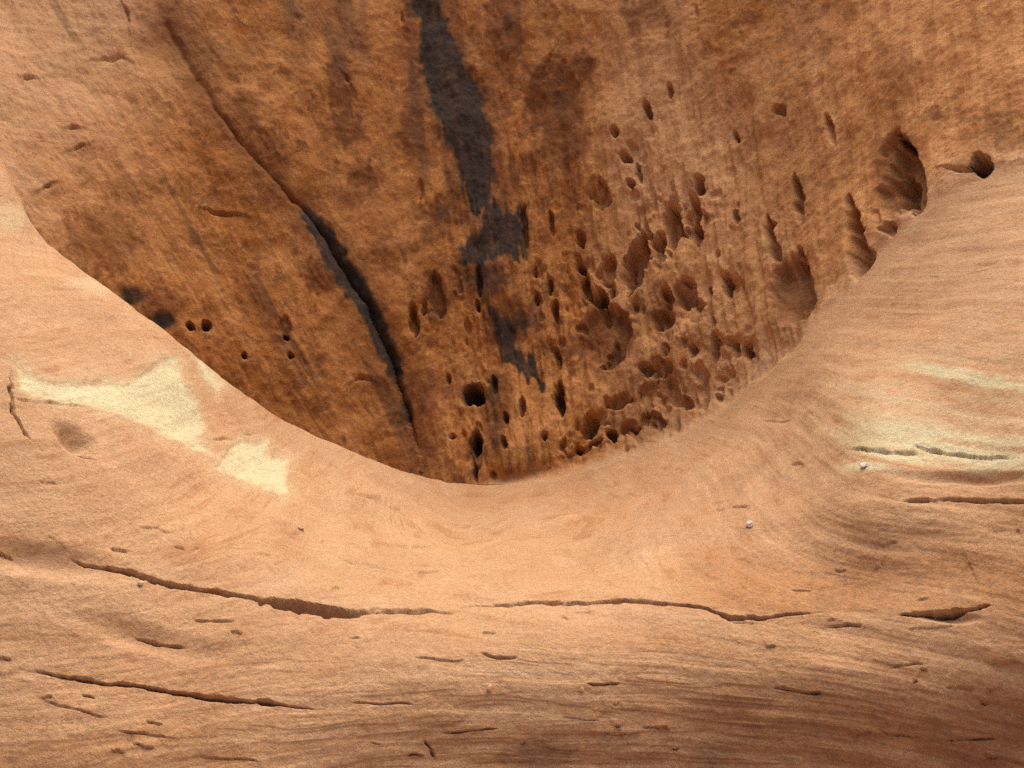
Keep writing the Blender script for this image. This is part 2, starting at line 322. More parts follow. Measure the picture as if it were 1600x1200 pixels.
HONEYCOMB = [([(895, 455, 34), (945, 430, 40), (1000, 390, 46), (1050, 345, 44), (1095, 300, 30)], 1.0), ([(890, 690, 16), (960, 655, 30), (1040, 625, 34), (1120, 590, 24)], .9),
             ([(1010, 500, 40), (1080, 480, 52), (1140, 460, 34)], .8), ([(935, 290, 24), (985, 240, 22), (1015, 175, 14)], .5), ([(730, 430, 20), (750, 520, 24), (740, 640, 34), (745, 720, 20)], .55),
             ([(650, 450, 26), (665, 520, 26)], .5), ([(840, 440, 26), (868, 520, 24), (872, 620, 20)], .6), ([(1100, 545, 26), (1160, 545, 22)], .6), ([(1385, 340, 24), (1400, 290, 30)], .4)]
# ------------------------------------------------------------------ the back wall of the alcove
def build_wall_grid():
    top = axis(-560, 0, -20, 780, STEP)
    top = top[top <= 790]
    base = np.where(US < 740, 0, 1)
    # rows run from the top of the sheet to the lip; on the left they carry on behind the shoulder
    e = smooth(742, 560, US)
    bottom = LV + e * 170
    t = (top - top[0]) / (top[-1] - top[0])
    V = top[0] + (bottom[None, :] - top[0]) * t[:, None]
    U = np.repeat(US[None, :], len(top), 0)
    return U, V

def common_depth(U, V):
    """wall and floor share one fillet to the right of the pour-off"""
    sd = V - lip_v(U)
    wid = 14 + 120 * smooth(760, 1300, U)
    b = 0.5 + 0.5 * np.tanh(sd / wid)
    return D_WALL(U, V), D_FRONT(U, V), b, sd

def wall_depth(U, V):
    dw, df, b, sd = common_depth(U, V)
    r = smooth(738, 800, U)
    return dw + (df - dw) * b * r
def front_depth(U, V):
    dw, df, b, sd = common_depth(U, V)
    r = smooth(738, 800, U)
    d = df + (dw - df) * (1 - b) * r
    k = 0.30 * smooth(745, 520, U)                      # the crest rounds over
    x = np.clip(sd / (46.0), 0, 1)
    d = d + 0.02 * smooth(745, 520, U) * noise3(U / 14, 0 * U, 0 * U + 5) * np.exp(-np.abs(sd) / 8)
    return d + k * (1 - np.sqrt(np.maximum(1 - (1 - x) ** 2, 0)))

def strata_height(P, warp=1.0):
    x, y, z = P[..., 0], P[..., 1], P[..., 2]
    return z + 0.05 * x + 0.03 * y + 0.03 * warp * noise3(x * 0.9, y * 0.9, z * 0.9 + 5)

_fl = np.linspace(-1400, 2600, 1200)
def flow_line(U, V):
    """which water line a point lies on: lines run down to the pour-off, slanting steeply on the left"""
    lean = 0.10 + 0.50 * smooth(735, 610, _fl) - 0.02 * smooth(800, 1300, _fl)
    F = np.empty_like(U)
    for i in range(U.shape[0]):
        # V varies along a row, so use two passes
        F[i] = np.interp(U[i], _fl + lean * (np.median(V[i]) - 750), _fl)
    for _ in range(3):
        l = 0.10 + 0.50 * smooth(735, 610, F) - 0.02 * smooth(800, 1300, F)
        F = 0.5 * F + 0.5 * (U - l * (V - 750))
    return F

def wall_relief(U, V, P, F):
    """height along the normal in metres (negative = into the rock), stain masks, part ids"""
    x, y, z = P[..., 0], P[..., 1], P[..., 2]
    wu = 7 * fbm(U / 34, V / 34, 0 * U + 1.5, 3); wv = 7 * fbm(U / 34, V / 34, 0 * U + 7.5, 3)
    fu, fv = fbm(U / 9, V / 13, 0 * U + 71, 2), fbm(U / 9, V / 13, 0 * U + 77, 2)
    Uw, Vw = U + wu + 3.0 * fu, V + wv + 5.0 * fv + 9 * noise3(U / 5.5, V / 60, 0 * U + 81)
    Us, Vs = U + 0.5 * wu, V + 0.5 * wv
    H = 0.045 * fbm(x * 1.4, y * 1.4, z * 1.0, 3) + 0.010 * fbm(x * 8, y * 8, z * 6, 4)
    right = smooth(600, 760, U) * smooth(1330, 1150, U) * smooth(60, 330, V)
    flute = fbm(F / 15, V / 110, 0 * U + 3, 4)
    H += right * (0.018 * flute - 0.022 * np.abs(noise3(F / 10, V / 55, 0 * U + 11)) + 0.006 * fbm(F / 5, V / 18, 0 * U + 13, 3))
    H += (1 - right) * 0.006 * fbm(U / 18, V / 60, 0 * U + 21, 3)
    g = fbm(x * 1.6 + 0.12 * F / 60, y * 1.6, z * 1.1 + 40, 4) * 3.2
    slab = smooth(470, 300, U + 0.2 * V) + smooth(1280, 1400, U)
    H += 0.009 * (np.floor(g) + smooth(0.5, 1.0, g - np.floor(g))) * (1 - 0.6 * right) * (1 - 0.75 * np.clip(slab, 0, 1))
    g = fbm(x * 5, y * 5, z * 3.2 + 60, 4) * 2.6
    H += 0.0035 * (np.floor(g) + smooth(0.5, 1.0, g - np.floor(g))) * (1 - 0.6 * np.clip(slab, 0, 1))
    H += 0.0035 * fbm(x * 26, y * 26, z * 20, 3)
    # pits scattered among the hollows
    pit = noise3(U / 11, V / 19, 0 * U + 31)
    H -= 0.035 * smooth(0.48, 0.85, pit) * smooth(830, 930, U) * smooth(1200, 1120, U) * smooth(230, 330, V)
    honey = np.zeros(U.shape)
    for c, k in HONEYCOMB:
        d, hw, _, al = polydist(Uw, Vw, c); honey = np.maximum(honey, k * smooth(1.25, 0.55, d / hw))
    cell = noise3(F / 14 + 0.3 * fu, V / 34 + 0.3 * fv, 0 * U + 131) + 0.3 * noise3(F / 7, V / 16, 0 * U + 137)
    H -= honey * (0.052 * smooth(0.05, 0.6, cell) + 0.015)
    H += honey * 0.008 * smooth(0.25, 0.0, np.abs(cell + 0.25))
    pid = np.zeros(U.shape, np.int32)
    # fracture: groove plus a small step, the left slab standing a little proud
    d, hw, side, al = polydist(Us, Vs, FRACTURE)
    H -= 0.055 * smooth(0.2, 0.5, al) * smooth(1.0, 0.72, al) * np.exp(-(d / (hw * 0.75)) ** 2) + 0.025 * smooth(1.0, 0.8, al) * np.exp(-(d / 5.0) ** 2) + 0.035 * np.exp(-(d / 26.0) ** 2)
    H += np.where(side > 0, 0.05, -0.01) * np.exp(-d / 70.0) * smooth(0.0, 0.3, al)
    frac = smooth(1.6, 1.1, d / hw + 0.3 * fu) * smooth(0.25, 0.30, al) * smooth(0.85, 0.74, al)  # black stain of the fracture, with the groove's shadow painted in
    halo = np.exp(-(d / 30.0) ** 2)
    pid = np.where((d < hw * 1.1) & (al > 0.02) & (al < 0.98), 1, pid)
    # hollows
    for i, (cx, cy, wd, ln, an, dp, tp) in enumerate(HOLLOWS):
        R = max(wd, ln) * 0.9 + 14
        jj = np.where(np.abs(US - cx) < R)[0]
        if not len(jj): continue
        sl = np.s_[:, jj[0]:jj[-1] + 1]
        m = np.abs(V[sl] - cy) < R
        if not m.any(): continue
        k = 0.7 if min(wd, ln) > 24 else 0.35
        j = min(0.15 * min(wd, ln), 3.2)
        r, lx = ellipse_r(U[sl] + k * wu[sl] + j * fu[sl], V[sl] + k * wv[sl] + j * fv[sl], cx, cy, wd, ln, an, tp)
        soft = np.where(lx > 0, 0.22, 0.55)
        prof = smooth(0, 1, np.clip((1.06 - r) / soft, 0, 1))
        prof = np.where(m, prof, 0)
        H[sl] = H[sl] - 1.5 * dp * prof * (0.85 + 0.3 * np.clip(lx, -1, 1) + 0.14 * flute[sl] * (1 if cx < 1180 else 0))
        pid[sl] = np.where((r < 1.0) & m & (pid[sl] == 0), 100 + i, pid[sl])
    for c in WALL_CRACKS:
        d, hw, side, al = polydist(U + 0.3 * wu + 1.6 * fu, V + 0.3 * wv + 1.6 * fv, c)
        hw = hw * (0.25 + 0.75 * np.sin(np.pi * np.clip(al, 0.02, 0.98)))
        H -= 0.035 * np.sin(np.pi * np.clip(al, 0, 1)) * np.exp(-(d / hw) ** 2)
        H += 0.012 * np.exp(-(d / 14) ** 2) * (side < 0)
    # stains and dark spots
    Ut, Vt = U + 0.45 * wu + 2.0 * fu, V + 0.4 * wv + 2 * fv + 13 * noise3(F / 6, V / 90, 0 * U + 81)
    d, hw, _, al = polydist(Ut, Vt, STREAK_A); runs = fbm(F / 9, V / 120, 0 * U + 111, 3); speck = fbm(U / 7, V / 10, 0 * U + 117, 3)
    sA = smooth(1.32, 0.82, d / hw + 0.16 * speck + 0.22 * runs)
    pid = np.where((d < hw) & (pid == 0), 2, pid)
    sd = polysd(Ut, Vt, STREAK_B); sB = smooth(8, -8, sd + 5 * speck + 6 * runs); pid = np.where((sd < 0) & (pid == 0), 3, pid)
    d, hw, _, al = polydist(Ut, Vt, STREAK_C); sC = smooth(1.4, 0.7, d / hw + 0.2 * speck + 0.25 * runs) * 0.95; pid = np.where((d < hw) & (pid == 0), 4, pid)
    var = np.maximum.reduce([sA, sB, sC, frac])
    for (a, b, r1, r2, s) in [(632, 640, 10, 20, .8), (738, 614, 19, 18, .9), (744, 690, 12, 22, .8), (737, 730, 6, 26, .5), (205, 462, 22, 14, .95), (252, 503, 26, 14, 1), (985, 437, 12, 14, .7), (1535, 262, 20, 12, .9), (1399, 213, 10, 9, .7), (650, 165, 10, 26, .45), (310, 512, 22, 8, .35), (758, 440, 32, 22, .6), (812, 500, 22, 16, .6), (770, 610, 9, 28, .6), (776, 675, 8, 30, .6), (835, 490, 10, 14, .5), (680, 490, 12, 10, .45), (645, 130, 9, 40, .4), (690, 335, 18, 15, .5), (876, 160, 12, 20, .4), (792, 40, 10, 22, .5), (874, 622, 8, 18, .5)]:  # dark spots along the shoulder crest, in hollows and beside the streaks
        var = np.maximum(var, s * smooth(1.2, 0.6, np.hypot((Us - a) / r1, (Vs - b) / r2)))
    runs = fbm(F / 9, V / 120, 0 * U + 111, 3); speck = fbm(U / 7, V / 10, 0 * U + 117, 3)
    var = np.clip(var * (1.06 + 0.16 * runs + 0.14 * speck), 0, 1)
    faint = smooth(0.35, 0.95, fbm(F / 16, V / 260, 0 * U + 121, 3)) * smooth(430, 560, F) * smooth(960, 860, F) * smooth(0, 0.5, noise3(F / 40, V / 170, 0 * U + 127) + 0.35)
    var = np.maximum(var, 0.5 * faint)
    H -= 0.004 * var
    pat = np.maximum(0.85 * halo, 0.9 * smooth(1.75, 1.0, polydist(Uw, Vw, STREAK_A)[0] / 34.0) * (1 - 0.4 * speck))
    for (a, b, r1, r2, s) in PATINA_SHADE_BLOBS:
        pat = np.maximum(pat, min(1.15 * s, 1) * smooth(1.32, 0.75, np.hypot((Uw - a) / r1, (Vw - b) / r2) + 0.22 * speck))
    for c, s in DIAG_BANDS:
        d, hw, _, al = polydist(Uw, Vw, c); pat = np.maximum(pat, s * smooth(1.4, 0.5, d / hw))
        H -= 0.012 * s * np.exp(-(d / hw) ** 2)
    # centre of the chute is the darkest; flanks lightened in colour for missing light
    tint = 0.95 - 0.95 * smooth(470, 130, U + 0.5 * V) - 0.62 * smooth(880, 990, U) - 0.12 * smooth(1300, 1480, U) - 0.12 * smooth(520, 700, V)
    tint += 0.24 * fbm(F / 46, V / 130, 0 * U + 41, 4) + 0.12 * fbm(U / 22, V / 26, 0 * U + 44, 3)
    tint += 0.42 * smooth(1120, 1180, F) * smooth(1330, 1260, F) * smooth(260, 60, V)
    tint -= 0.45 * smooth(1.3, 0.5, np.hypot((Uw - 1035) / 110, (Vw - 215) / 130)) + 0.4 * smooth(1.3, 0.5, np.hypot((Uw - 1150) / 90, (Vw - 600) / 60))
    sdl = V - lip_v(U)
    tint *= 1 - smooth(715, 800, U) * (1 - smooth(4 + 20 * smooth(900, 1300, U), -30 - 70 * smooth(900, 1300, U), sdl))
    low = 1 - smooth(715, 790, U) * smooth(-26, 0, sdl)
    var, pat = var * low, pat * low
    return H, np.stack([var, np.clip(pat, 0, 1) * (1 - 0.3 * var), 0 * var, np.clip(tint, 0, 1)], -1), pid

# ------------------------------------------------------------------ the front rock: cracks, ledges, pale patches
CRACK_MAIN = [(96, 868, 2), (130, 888, 3), (190, 897, 3), (245, 914, 4), (310, 925, 3), (370, 935, 4), (420, 948, 5), (470, 957, 6), (510, 962, 6), (548, 963, 5), (568, 962, 4), (610, 957, 4), (660, 956, 4), (705, 955, 3), (745, 946, 2)]
CRACK_MID = [(700, 950, 1.5), (745, 942, 3), (800, 943, 3), (880, 943, 2), (935, 940, 1.4), (985, 946, 2), (1040, 951, 2.6), (1095, 956, 1.4), (1118, 963, 2), (1140, 970, 3.4), (1185, 966, 3), (1240, 962, 1.5), (1310, 953, 1)]
CRACK_EAST = [(1400, 966, 1), (1430, 964, 4), (1480, 962, 5), (1520, 956, 4), (1556, 950, 2)]
CRACK_LOW = [(14, 1048, 2), (80, 1058, 3), (150, 1070, 3), (220, 1073, 2), (260, 1081, 3), (290, 1085, 4), (330, 1092, 3), (380, 1096, 3), (415, 1097, 5), (450, 1103, 2), (512, 1110, 2)]
FRONT_CRACKS = [(CRACK_MAIN, .085, .022), (CRACK_MID, .075, .016), (CRACK_EAST, .07, .02), (CRACK_LOW, .06, .014),
    ([(208, 994, 2), (250, 1004, 3), (292, 1014, 2)], .024, .012), ([(548, 776, 2), (575, 781, 4), (600, 789, 4), (630, 800, 2)], .030, .02), ([(600, 837, 2), (640, 844, 3), (692, 848, 2)], .027, .015), ([(528, 881, 1.5), (570, 885, 2), (612, 891, 1.5)], .018, .006),
    ([(735, 908, 1.5), (758, 906, 2)], .018, .004), ([(652, 893, 2), (690, 888, 1.5)], .018, .006), ([(862, 842, 1.5), (878, 848, 2), (892, 850, 1.5)], .018, .006), ([(1140, 796, 1.5), (1170, 795, 2)], .018, .006),
    ([(1318, 700, 2), (1350, 702, 2), (1385, 708, 4), (1410, 709, 3), (1450, 706, 2)], .017, .02), ([(1418, 694, 2), (1450, 700, 3), (1490, 706, 3), (1530, 713, 2), (1600, 716, 2)], .017, .02), ([(1395, 783, 2), (1430, 784, 3), (1480, 782, 3), (1560, 786, 3), (1640, 790, 3)], .018, .012),
    ([(1288, 979, 2), (1325, 977, 2), (1352, 980, 1.5)], .018, .006), ([(1232, 916, 1.5), (1270, 915, 1.5)], .012, .004), ([(25, 566, 2), (20, 605, 2.5), (25, 640, 3), (38, 668, 4), (53, 692, 3)], .030, -.012),
    ([(18, 616, 2), (60, 620, 2), (100, 624, 2), (155, 634, 2)], .015, .006), ([(328, 690, 2), (366, 689, 2)], .018, .006), ([(374, 679, 2), (394, 681, 2)], .015, .006), ([(665, 1156, 2), (676, 1170, 3), (682, 1188, 2)], .024, .01),
    ([(300, 970, 1.5), (335, 974, 2), (368, 976, 1.5)], .015, .006), ([(745, 1022, 1.5), (775, 1029, 2), (810, 1030, 1.5)], .018, .008), ([(265, 862, 1.5), (285, 866, 1.5)], .012, .004), ([(920, 834, 1.5), (940, 836, 1.5)], .012, .004),
    ([(1190, 662, 1.5), (1240, 660, 1.5)], .012, .004), ([(690, 1145, 2), (740, 1142, 2), (780, 1140, 2)], .018, .012), ([(1205, 1075, 3), (1260, 1083, 3), (1290, 1083, 2)], .018, .012), ([(545, 1000, 1.5), (562, 1001, 1.5)], .012, .004),
    ([(60, 752, 1.5), (88, 757, 1.5)], .012, .004), ([(112, 692, 5), (130, 706, 6), (152, 724, 3)], .030, .0)]
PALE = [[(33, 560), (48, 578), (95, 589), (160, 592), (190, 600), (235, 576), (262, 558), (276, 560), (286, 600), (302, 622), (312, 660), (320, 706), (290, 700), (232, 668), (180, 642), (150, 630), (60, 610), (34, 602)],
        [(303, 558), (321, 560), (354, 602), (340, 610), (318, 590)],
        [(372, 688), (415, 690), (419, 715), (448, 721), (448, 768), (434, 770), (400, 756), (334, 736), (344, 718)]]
def main_line(u): return np.interp(u, [-500, 96, 190, 310, 420, 510, 568, 660, 735, 800, 935, 1040, 1140, 1240, 1400, 1480, 1556, 2100], [800, 868, 897, 925, 947, 960, 962, 956, 946, 943, 940, 951, 970, 962, 966, 962, 950, 900])
def low_line(u): return np.interp(u, [-500, 14, 150, 290, 415, 512, 760, 1000, 1220, 1500, 2100], [1020, 1048, 1070, 1085, 1097, 1110, 1090, 1062, 1052, 1066, 1060])

def small_ledges():
    """thin broken edges of the beds, strewn over the rock between the long cracks"""
    rs = np.random.RandomState(21); out = []
    while len(out) < 75:
        u, v = rs.uniform(0, 1600), rs.uniform(700, 1195)
        if v < lip_v(np.array([u]))[0] + 60 or (u < 480 and v < 780): continue
        if rs.rand() > 0.35 + 0.65 * (v > 830): continue
        L = (8 + 90 * rs.rand() ** 2) * (0.6 + 0.6 * (v > 900)); sl = 0.22 * (1 - min(u / 800, 1)) - 0.07 * max(0, (u - 1000) / 600) + rs.normal(0, 0.04)
        w = rs.uniform(0.5, 1.2); n = 5
        pts = [(u + L * (i / (n - 1) - .5), v + sl * L * (i / (n - 1) - .5) + rs.normal(0, 1.2), w) for i in range(n)]
        out.append((pts, 0.003 + 0.011 * rs.rand() ** 2, rs.uniform(.004, .02)))
    return out

def front_relief(U, V, P, S):
    x, y, z = P[..., 0], P[..., 1], P[..., 2]
    wu = 6 * fbm(U / 30, V / 22, 0 * U + 51, 3); wv = 5 * fbm(U / 44, V / 22, 0 * U + 57, 3)
    fu, fv = fbm(U / 13, V / 9, 0 * U + 91, 2), fbm(U / 17, V / 9, 0 * U + 97, 2)
    Us, Vs = U + 0.4 * wu, V + 0.35 * wv
    H = 0.030 * fbm(x * 1.3, y * 1.3, z * 1.3 + 3, 3) + 0.0035 * fbm(x * 9, y * 9, z * 12, 4)
    # beds weather into low terraces
    q = S * 9.0 + 0.5 * noise3(x * 0.8, y * 0.8, z * 0.8)
    amp = 0.35 + 0.65 * smooth(-0.2, 0.5, noise3(x * 1.1 + 9, y * 1.1, z * 1.1))
    H += 0.005 * amp * (np.abs((q % 1) - 0.5) * 2 - 0.5) * smooth(3.0, 3.4, y)
    H += 0.0025 * fbm(x * 0.7, y * 0.7, S * 22, 3)
    g = fbm(x * 1.7 + 3, y * 1.7, S * 18, 3) * 2.4
    H += 0.0020 * smooth(760, 900, V + 0.12 * (U - 800)) * (np.floor(g) + smooth(0.72, 1.0, g - np.floor(g))) * smooth(-0.35, 0.25, noise3(x * 0.9, y * 0.9, S * 2 + 8))
    g = fbm(x * 4.5 + 3, y * 4.5, S * 60, 3) * 1.7
    H += 0.0005 * (np.floor(g) + smooth(0.7, 1.0, g - np.floor(g)))
    H += 0.0007 * noise3(x * 2.5, y * 2.5, S * 110) * smooth(700, 1100, U)
    fade = np.where(U > 745, smooth(-10, 60, V - lip_v(U)), smooth(4, 40, V - lip_v(U)))
    H *= 0.25 + 0.75 * fade
    for c, dp, st in FRONT_CRACKS + small_ledges():
        cu = [q[0] for q in c]; jj = np.where((US > min(cu) - 110) & (US < max(cu) + 110))[0]
        sl = np.s_[:, jj[0]:jj[-1] + 1]
        a, b = fu[sl], fv[sl]
        d, hw, side, al = polydist(Us[sl] + 1.5 * a, Vs[sl] + 0.9 * b, c)
        ends = smooth(0, 0.2, al) * smooth(1, 0.8, al)
        hw = hw * (0.3 + 0.7 * ends) * (0.75 + 0.6 * np.clip(a + b, -0.8, 0.8))
        H[sl] -= dp * ends * np.exp(-(d / np.maximum(hw * 0.62, 1.0)) ** 2) * (0.75 + 0.5 * np.clip(b, -1, 1))
        H[sl] += st * ends * np.exp(-d / 22.0) * np.where(side > 0, -0.22, 0.22)
    # scoops in the shoulder and the ledge
    for (cx, cy, wd, ln, an, dp) in [(118, 684, 44, 92, 50, .06), (610, 815, 60, 150, 76, .04), (740, 935, 14, 90, 88, .02), (1340, 880, 170, 520, 88, .05), (1500, 745, 26, 260, 88, .03), (930, 870, 90, 420, 90, .02), (1480, 968, 20, 120, 86, .03), (60, 880, 60, 300, 80, .03), (230, 1000, 50, 300, 76, .02)]:
        r, lx = ellipse_r(Us, Vs, cx, cy, wd, ln, an)
        H -= dp * smooth(1.15, 0.1, r)
    r, lx = ellipse_r(U + 0.25 * wu + 0.8 * fu, V + 0.25 * wv + 0.8 * fv, 494, 957, 15, 138, 82)
    H -= 0.15 * smooth(1.05, 0.62, r)
    # pale patches on the shoulder: slightly let in with a flat floor
    pid = np.where(V < main_line(U), 1, np.where(V < low_line(U), 2, 3)).astype(np.int32)
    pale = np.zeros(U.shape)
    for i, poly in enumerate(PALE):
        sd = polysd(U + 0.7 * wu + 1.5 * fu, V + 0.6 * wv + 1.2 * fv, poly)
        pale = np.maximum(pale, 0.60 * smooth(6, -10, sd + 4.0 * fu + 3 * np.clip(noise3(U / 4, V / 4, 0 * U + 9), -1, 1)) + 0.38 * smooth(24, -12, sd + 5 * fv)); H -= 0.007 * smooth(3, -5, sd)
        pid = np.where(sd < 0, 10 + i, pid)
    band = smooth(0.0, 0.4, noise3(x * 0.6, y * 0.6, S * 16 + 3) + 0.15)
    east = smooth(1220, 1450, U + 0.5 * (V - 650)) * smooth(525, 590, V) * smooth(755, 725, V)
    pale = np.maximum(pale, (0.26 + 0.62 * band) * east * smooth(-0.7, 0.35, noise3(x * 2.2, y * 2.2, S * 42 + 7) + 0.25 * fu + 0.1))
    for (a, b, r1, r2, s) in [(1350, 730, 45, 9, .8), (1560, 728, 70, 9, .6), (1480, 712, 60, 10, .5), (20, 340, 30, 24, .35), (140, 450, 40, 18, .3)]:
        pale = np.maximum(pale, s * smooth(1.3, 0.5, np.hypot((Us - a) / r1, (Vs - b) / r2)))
    pat = np.zeros(U.shape)
    for (a, b, r1, r2, s) in [(1540, 1180, 110, 34, .5), (860, 1165, 40, 30, .35), (1100, 1180, 40, 24, .3), (700, 1150, 60, 36, .25), (1270, 1120, 240, 70, .5), (1080, 1185, 420, 50, .35), (1560, 1150, 180, 80, .45)]:  # brown blotches; the broad lower-right ones put shading into the colour
        pat = np.maximum(pat, s * smooth(1.3, 0.4, np.hypot((Us - a) / r1, (Vs - b) / r2)))
    tint = 0.10 * smooth(950, 1150, V) + 0.30 * smooth(1000, 1120, U + 2 * wu) * smooth(840, 880, V + wv) * smooth(965, 950, V + wv) + 0.12 * smooth(1050, 1300, U) * smooth(740, 800, V) + 0.16 * smooth(600, 760, U) * smooth(1150, 950, U) * smooth(860, 780, V)  # right band and bottom: shading put into the tint; pour-off floor also darker
    tint = tint + 0.10 * fbm(x * 2, y * 2, S * 8, 3)
    sdl = V - lip_v(U)
    tw = smooth(720, 1000, U) * smooth(70, 0, sdl) * 0.25
    tint = np.clip(tint + tw * 0, 0, 1)
    var = 0.35 * smooth(1.4, 0.3, np.hypot((Us - 840) / 60, (Vs - 1180) / 26) + 0.3 * fu) + 0.3 * smooth(1.4, 0.3, np.hypot((Us - 1105) / 36, (Vs - 1180) / 20) + 0.3 * fv)
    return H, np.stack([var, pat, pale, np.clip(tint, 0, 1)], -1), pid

# ------------------------------------------------------------------ meshes out of the grids, split by part id
def make_mesh_parts(P, col, strata, flow, cliff, fid, root, base, names, skip=None):
    """P (rows, cols, 3); fid per face; one mesh object per id, all with the normals of the whole surface"""
    R, Cn = P.shape[:2]
    nrm = grid_normals(P).reshape(-1, 3)
    idx = np.arange(R * Cn).reshape(R, Cn)
    quads = np.stack([idx[:-1, :-1], idx[1:, :-1], idx[1:, 1:], idx[:-1, 1:]], -1).reshape(-1, 4)
    f = fid.reshape(-1)
    if skip is not None: f = np.where(skip.reshape(-1), -1, f)
    Pf = P.reshape(-1, 3) - np.array(base); cf = col.reshape(-1, 4); sf = strata.reshape(-1); ff = flow.reshape(-1); kf = cliff.reshape(-1)
    for k in np.unique(f):
        if k < 0: continue
        q = quads[f == k]
        if len(q) < 4: continue
        used, inv = np.unique(q, return_inverse=True); inv = inv.reshape(-1, 4)
        nm = names(k)
        me = bpy.data.meshes.new(nm[0])
        me.vertices.add(len(used)); me.vertices.foreach_set('co', Pf[used].astype(np.float32).ravel())
        me.loops.add(inv.size); me.loops.foreach_set('vertex_index', inv.astype(np.int32).ravel())
        me.polygons.add(len(inv)); me.polygons.foreach_set('loop_start', np.arange(0, inv.size, 4, dtype=np.int32))
        me.update(calc_edges=True)
        me.polygons.foreach_set('use_smooth', np.ones(len(inv), bool))
        a = me.attributes.new('stain', 'FLOAT_COLOR', 'POINT'); a.data.foreach_set('color', cf[used].astype(np.float32).ravel())
        a = me.attributes.new('strata', 'FLOAT', 'POINT'); a.data.foreach_set('value', sf[used].astype(np.float32))
        a = me.attributes.new('flow', 'FLOAT', 'POINT'); a.data.foreach_set('value', ff[used].astype(np.float32))
        a = me.attributes.new('cliff', 'FLOAT', 'POINT'); a.data.foreach_set('value', kf[used].astype(np.float32))
        me.normals_split_custom_set_from_vertices(nrm[used].tolist())
        me.materials.append(ROCK)
        o = bpy.data.objects.new(nm[0], me); sc.collection.objects.link(o); o.parent = root
        if nm[1]: o['label'] = nm[1]

def empty(name, loc, label, cat):
    o = bpy.data.objects.new(name, None); sc.collection.objects.link(o); o.location = loc
    o['label'] = label; o['category'] = cat
    return o
def face_ids(pid): return pid[:-1, :-1]

# wall
U, V = build_wall_grid()
P0 = to_world(U, V, wall_depth(U, V))
Nw = grid_normals(P0)
F0 = flow_line(U, V)
H, col, pid = wall_relief(U, V, P0, F0)
# nothing moves at the seam with the front rock, so the two sheets meet exactly
seam = np.where(U > 745, smooth(0, 26, lip_v(U) - V), 1)
S0 = strata_height(P0)
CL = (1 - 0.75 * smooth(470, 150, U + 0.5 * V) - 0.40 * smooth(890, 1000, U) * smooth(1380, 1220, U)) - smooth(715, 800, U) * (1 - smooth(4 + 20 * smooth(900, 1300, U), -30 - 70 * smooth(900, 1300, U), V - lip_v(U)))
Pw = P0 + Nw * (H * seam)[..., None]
# the mass of the cliff goes back from the upper edge of the sheet
back = []
for s in (0.15, 0.5, 1.2, 2.5, 5.0):
    b = Pw[0].copy(); b[:, 1] += s; b[:, 2] += 0.35 * math.sqrt(s); back.append(b)
Pw_full = np.concatenate([np.array(back[::-1]), Pw]); nb = len(back)
ext = lambda a: np.concatenate([np.repeat(a[:1], nb, 0), a])
WALL_BASE = (0.0, 7.2, 0.3)
wall = empty('alcove_cliff', WALL_BASE, 'brown sandstone alcove wall with black mineral streaks and many hollows', 'cliff')
pid_f = face_ids(ext(pid)); pid_f[:nb] = 0
def wall_names(k):
    if k == 0: return ('cliff_face', None)
    if k == 1: return ('fracture', 'dark slanting fracture running down the wall')
    if k == 2: return ('mineral_streak', 'long black mineral streak reaching the upper edge')
    if k == 3: return ('mineral_streak', 'broad black mineral stain midway down the wall')
    if k == 4: return ('mineral_streak', 'small grey slanting mineral stain low on the wall')
    return ('hollow', None)
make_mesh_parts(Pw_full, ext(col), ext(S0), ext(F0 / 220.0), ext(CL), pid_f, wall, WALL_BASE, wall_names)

# front rock
rows = axis(0, 1, 0, 1, 1 / 440.0)
rows = np.linspace(0, 1, 460)
VB = 1230.0
tt = np.concatenate([rows, 1 + np.cumsum(0.0022 * 1.13 ** np.arange(1, 33))])
Uf = np.repeat(US[None, :], len(tt), 0)
Vf = LV[None, :] + (VB - LV[None, :]) * tt[:, None]
Pf0 = to_world(Uf, Vf, front_depth(Uf, Vf))
Nf = grid_normals(Pf0)
S = strata_height(Pf0)
H, colf, pidf = front_relief(Uf, Vf, Pf0, S)
seam = np.where(Uf > 745, smooth(0, 26, Vf - lip_v(Uf)), smooth(-1, 14, Vf - lip_v(Uf)))
Pf = Pf0 + Nf * (H * seam)[..., None]
# the far side of the shoulder, out of sight from the photograph
crest = Pf[0]; view = crest - np.array([0, 0, CAM_H]); view /= np.linalg.norm(view, axis=1, keepdims=True)
ee = smooth(742, 640, US)[:, None]
roll = []
for k in range(1, 19):
    th = k / 18 * math.radians(88); r = 0.42
    off = view * (r * math.sin(th)) + np.array([0, 0, -1.0]) * (r * (1 - math.cos(th)))
    if k == 18: off = off + np.array([0, 0.1, -1.2])
    roll.append(crest + off * ee)
Pfull = np.concatenate([np.array(roll[::-1]), Pf]); nr = len(roll)
extf = lambda a: np.concatenate([np.repeat(a[:1], nr, 0), a])
skip = np.zeros((Pfull.shape[0] - 1, Pfull.shape[1] - 1), bool); skip[:nr, US[:-1] > 742] = True
FRONT_BASE = (0.0, 3.2, 0.0)
front = empty('rock_ledge', FRONT_BASE, 'smooth tan sandstone ledge sweeping round below the dark alcove wall', 'rock ledge')
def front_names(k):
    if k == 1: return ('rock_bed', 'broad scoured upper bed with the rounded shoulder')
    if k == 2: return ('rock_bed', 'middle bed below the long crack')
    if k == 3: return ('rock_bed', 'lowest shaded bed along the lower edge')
    return ('pale_patch', 'pale cream patch on the shoulder')
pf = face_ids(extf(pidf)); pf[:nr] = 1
make_mesh_parts(Pfull, extf(colf), extf(S), extf(Uf / 220.0), 0 * extf(Uf), pf, front, FRONT_BASE, front_names, skip)

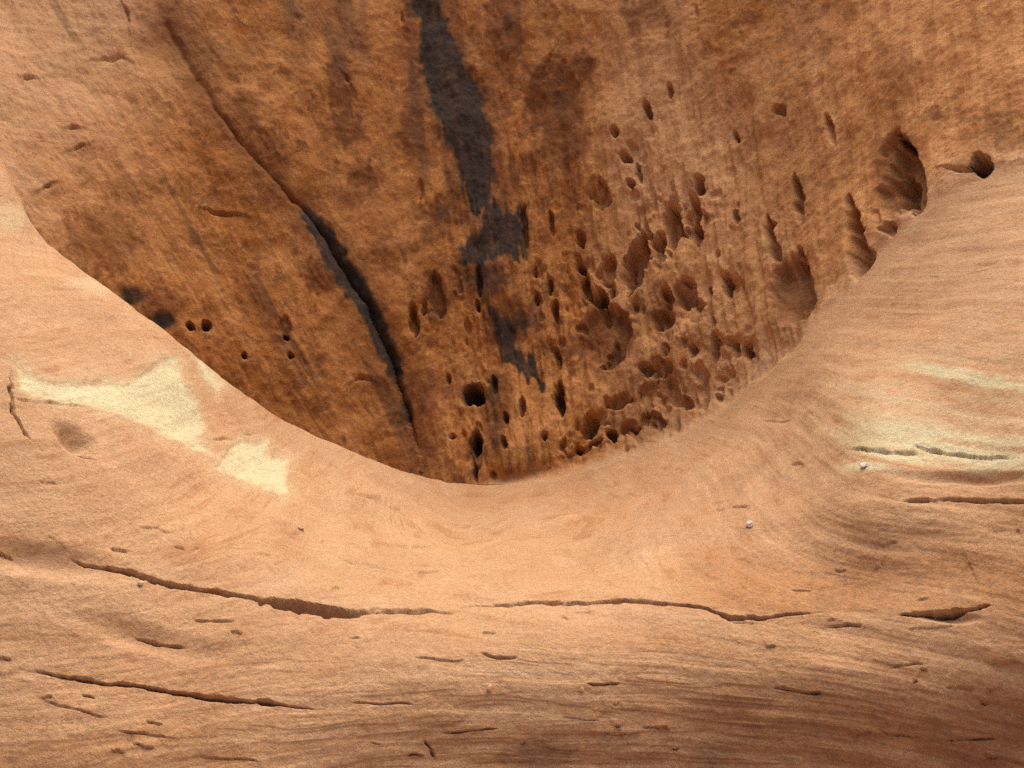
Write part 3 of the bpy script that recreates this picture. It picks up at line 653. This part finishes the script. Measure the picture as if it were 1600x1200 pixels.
# ------------------------------------------------------------------ ground in front of the ledge, under the camera
def ground():
    xs = axis(-300, 300, -6, 6, 0.25, 1.35); ys = axis(-300, 300, -6, 9, 0.25, 1.35)
    X, Y = np.meshgrid(xs, ys)
    Z = 0.05 * fbm(X * 0.5, Y * 0.5, 0 * X, 3) - 0.02
    me = bpy.data.meshes.new('ground'); Rr, Cc = X.shape; idx = np.arange(Rr * Cc).reshape(Rr, Cc)
    q = np.stack([idx[:-1, :-1], idx[:-1, 1:], idx[1:, 1:], idx[1:, :-1]], -1).reshape(-1, 4)
    me.from_pydata(np.stack([X, Y, Z], -1).reshape(-1, 3).tolist(), [], q.tolist()); me.update()
    me.materials.append(simple_rock('sand', (0.46, 0.27, 0.15), (0.38, 0.20, 0.10), 6))
    o = bpy.data.objects.new('ground', me); sc.collection.objects.link(o); o['kind'] = 'structure'
ground()

# ------------------------------------------------------------------ loose pebbles on the ledge
PEB_W = simple_rock('quartz_pebble', (0.72, 0.68, 0.63), (0.58, 0.54, 0.50), 40)
PEB_C = simple_rock('cream_pebble', (0.60, 0.42, 0.27), (0.48, 0.30, 0.17), 40)
def pebble(u, v, size, mat, label, seed):
    import bmesh
    d2 = (Uf - u) ** 2 + (Vf - v) ** 2; i, j = np.unravel_index(np.argmin(d2), d2.shape)
    p, nrm = Pf[i, j], Nf[i, j]
    bm = bmesh.new(); bmesh.ops.create_icosphere(bm, subdivisions=2, radius=1.0)
    rs = np.random.RandomState(seed); sx, sy, sz = size, size * rs.uniform(.7, .9), size * rs.uniform(.5, .62)
    for vt in bm.verts:
        c = vt.co.copy(); k = 1 + 0.34 * float(noise3(np.array(c.x * 1.4 + seed), np.array(c.y * 1.4), np.array(c.z * 1.4))) + 0.05 * float(noise3(np.array(c.x * 4 + seed), np.array(c.y * 4), np.array(c.z * 4)))
        vt.co = Vector((c.x * sx, c.y * sy, c.z * sz)) * k
    me = bpy.data.meshes.new('pebble'); bm.to_mesh(me); bm.free()
    me.materials.append(mat)
    o = bpy.data.objects.new('pebble', me); sc.collection.objects.link(o)
    o.location = Vector(p) + Vector(nrm) * sz * 0.9
    q = Vector(nrm).to_track_quat('Z', 'Y'); o.rotation_euler = (q @ Matrix.Rotation(rs.uniform(0, 6), 3, 'Z').to_quaternion()).to_euler()
    o['label'] = label; o['category'] = 'pebble'; o['group'] = 'loose pebbles on the ledge'
pebble(1176, 826, 0.020, PEB_W, 'white pebble right of centre, above the long crack in the ledge', 1)
pebble(1351, 730, 0.018, PEB_W, 'white pebble at the right under the pale rock step', 2)
pebble(468, 832, 0.015, PEB_C, 'tan pebble on the ledge above the dark gap of the crack', 3)
pebble(216, 918, 0.011, PEB_C, 'small tan pebble at the left beside the long crack', 4)
pebble(764, 1076, 0.011, PEB_C, 'small tan pebble in the middle of the lower beds', 5)
pebble(907, 1079, 0.009, PEB_C, 'tiny tan pebble right of the middle on the lower beds', 6)
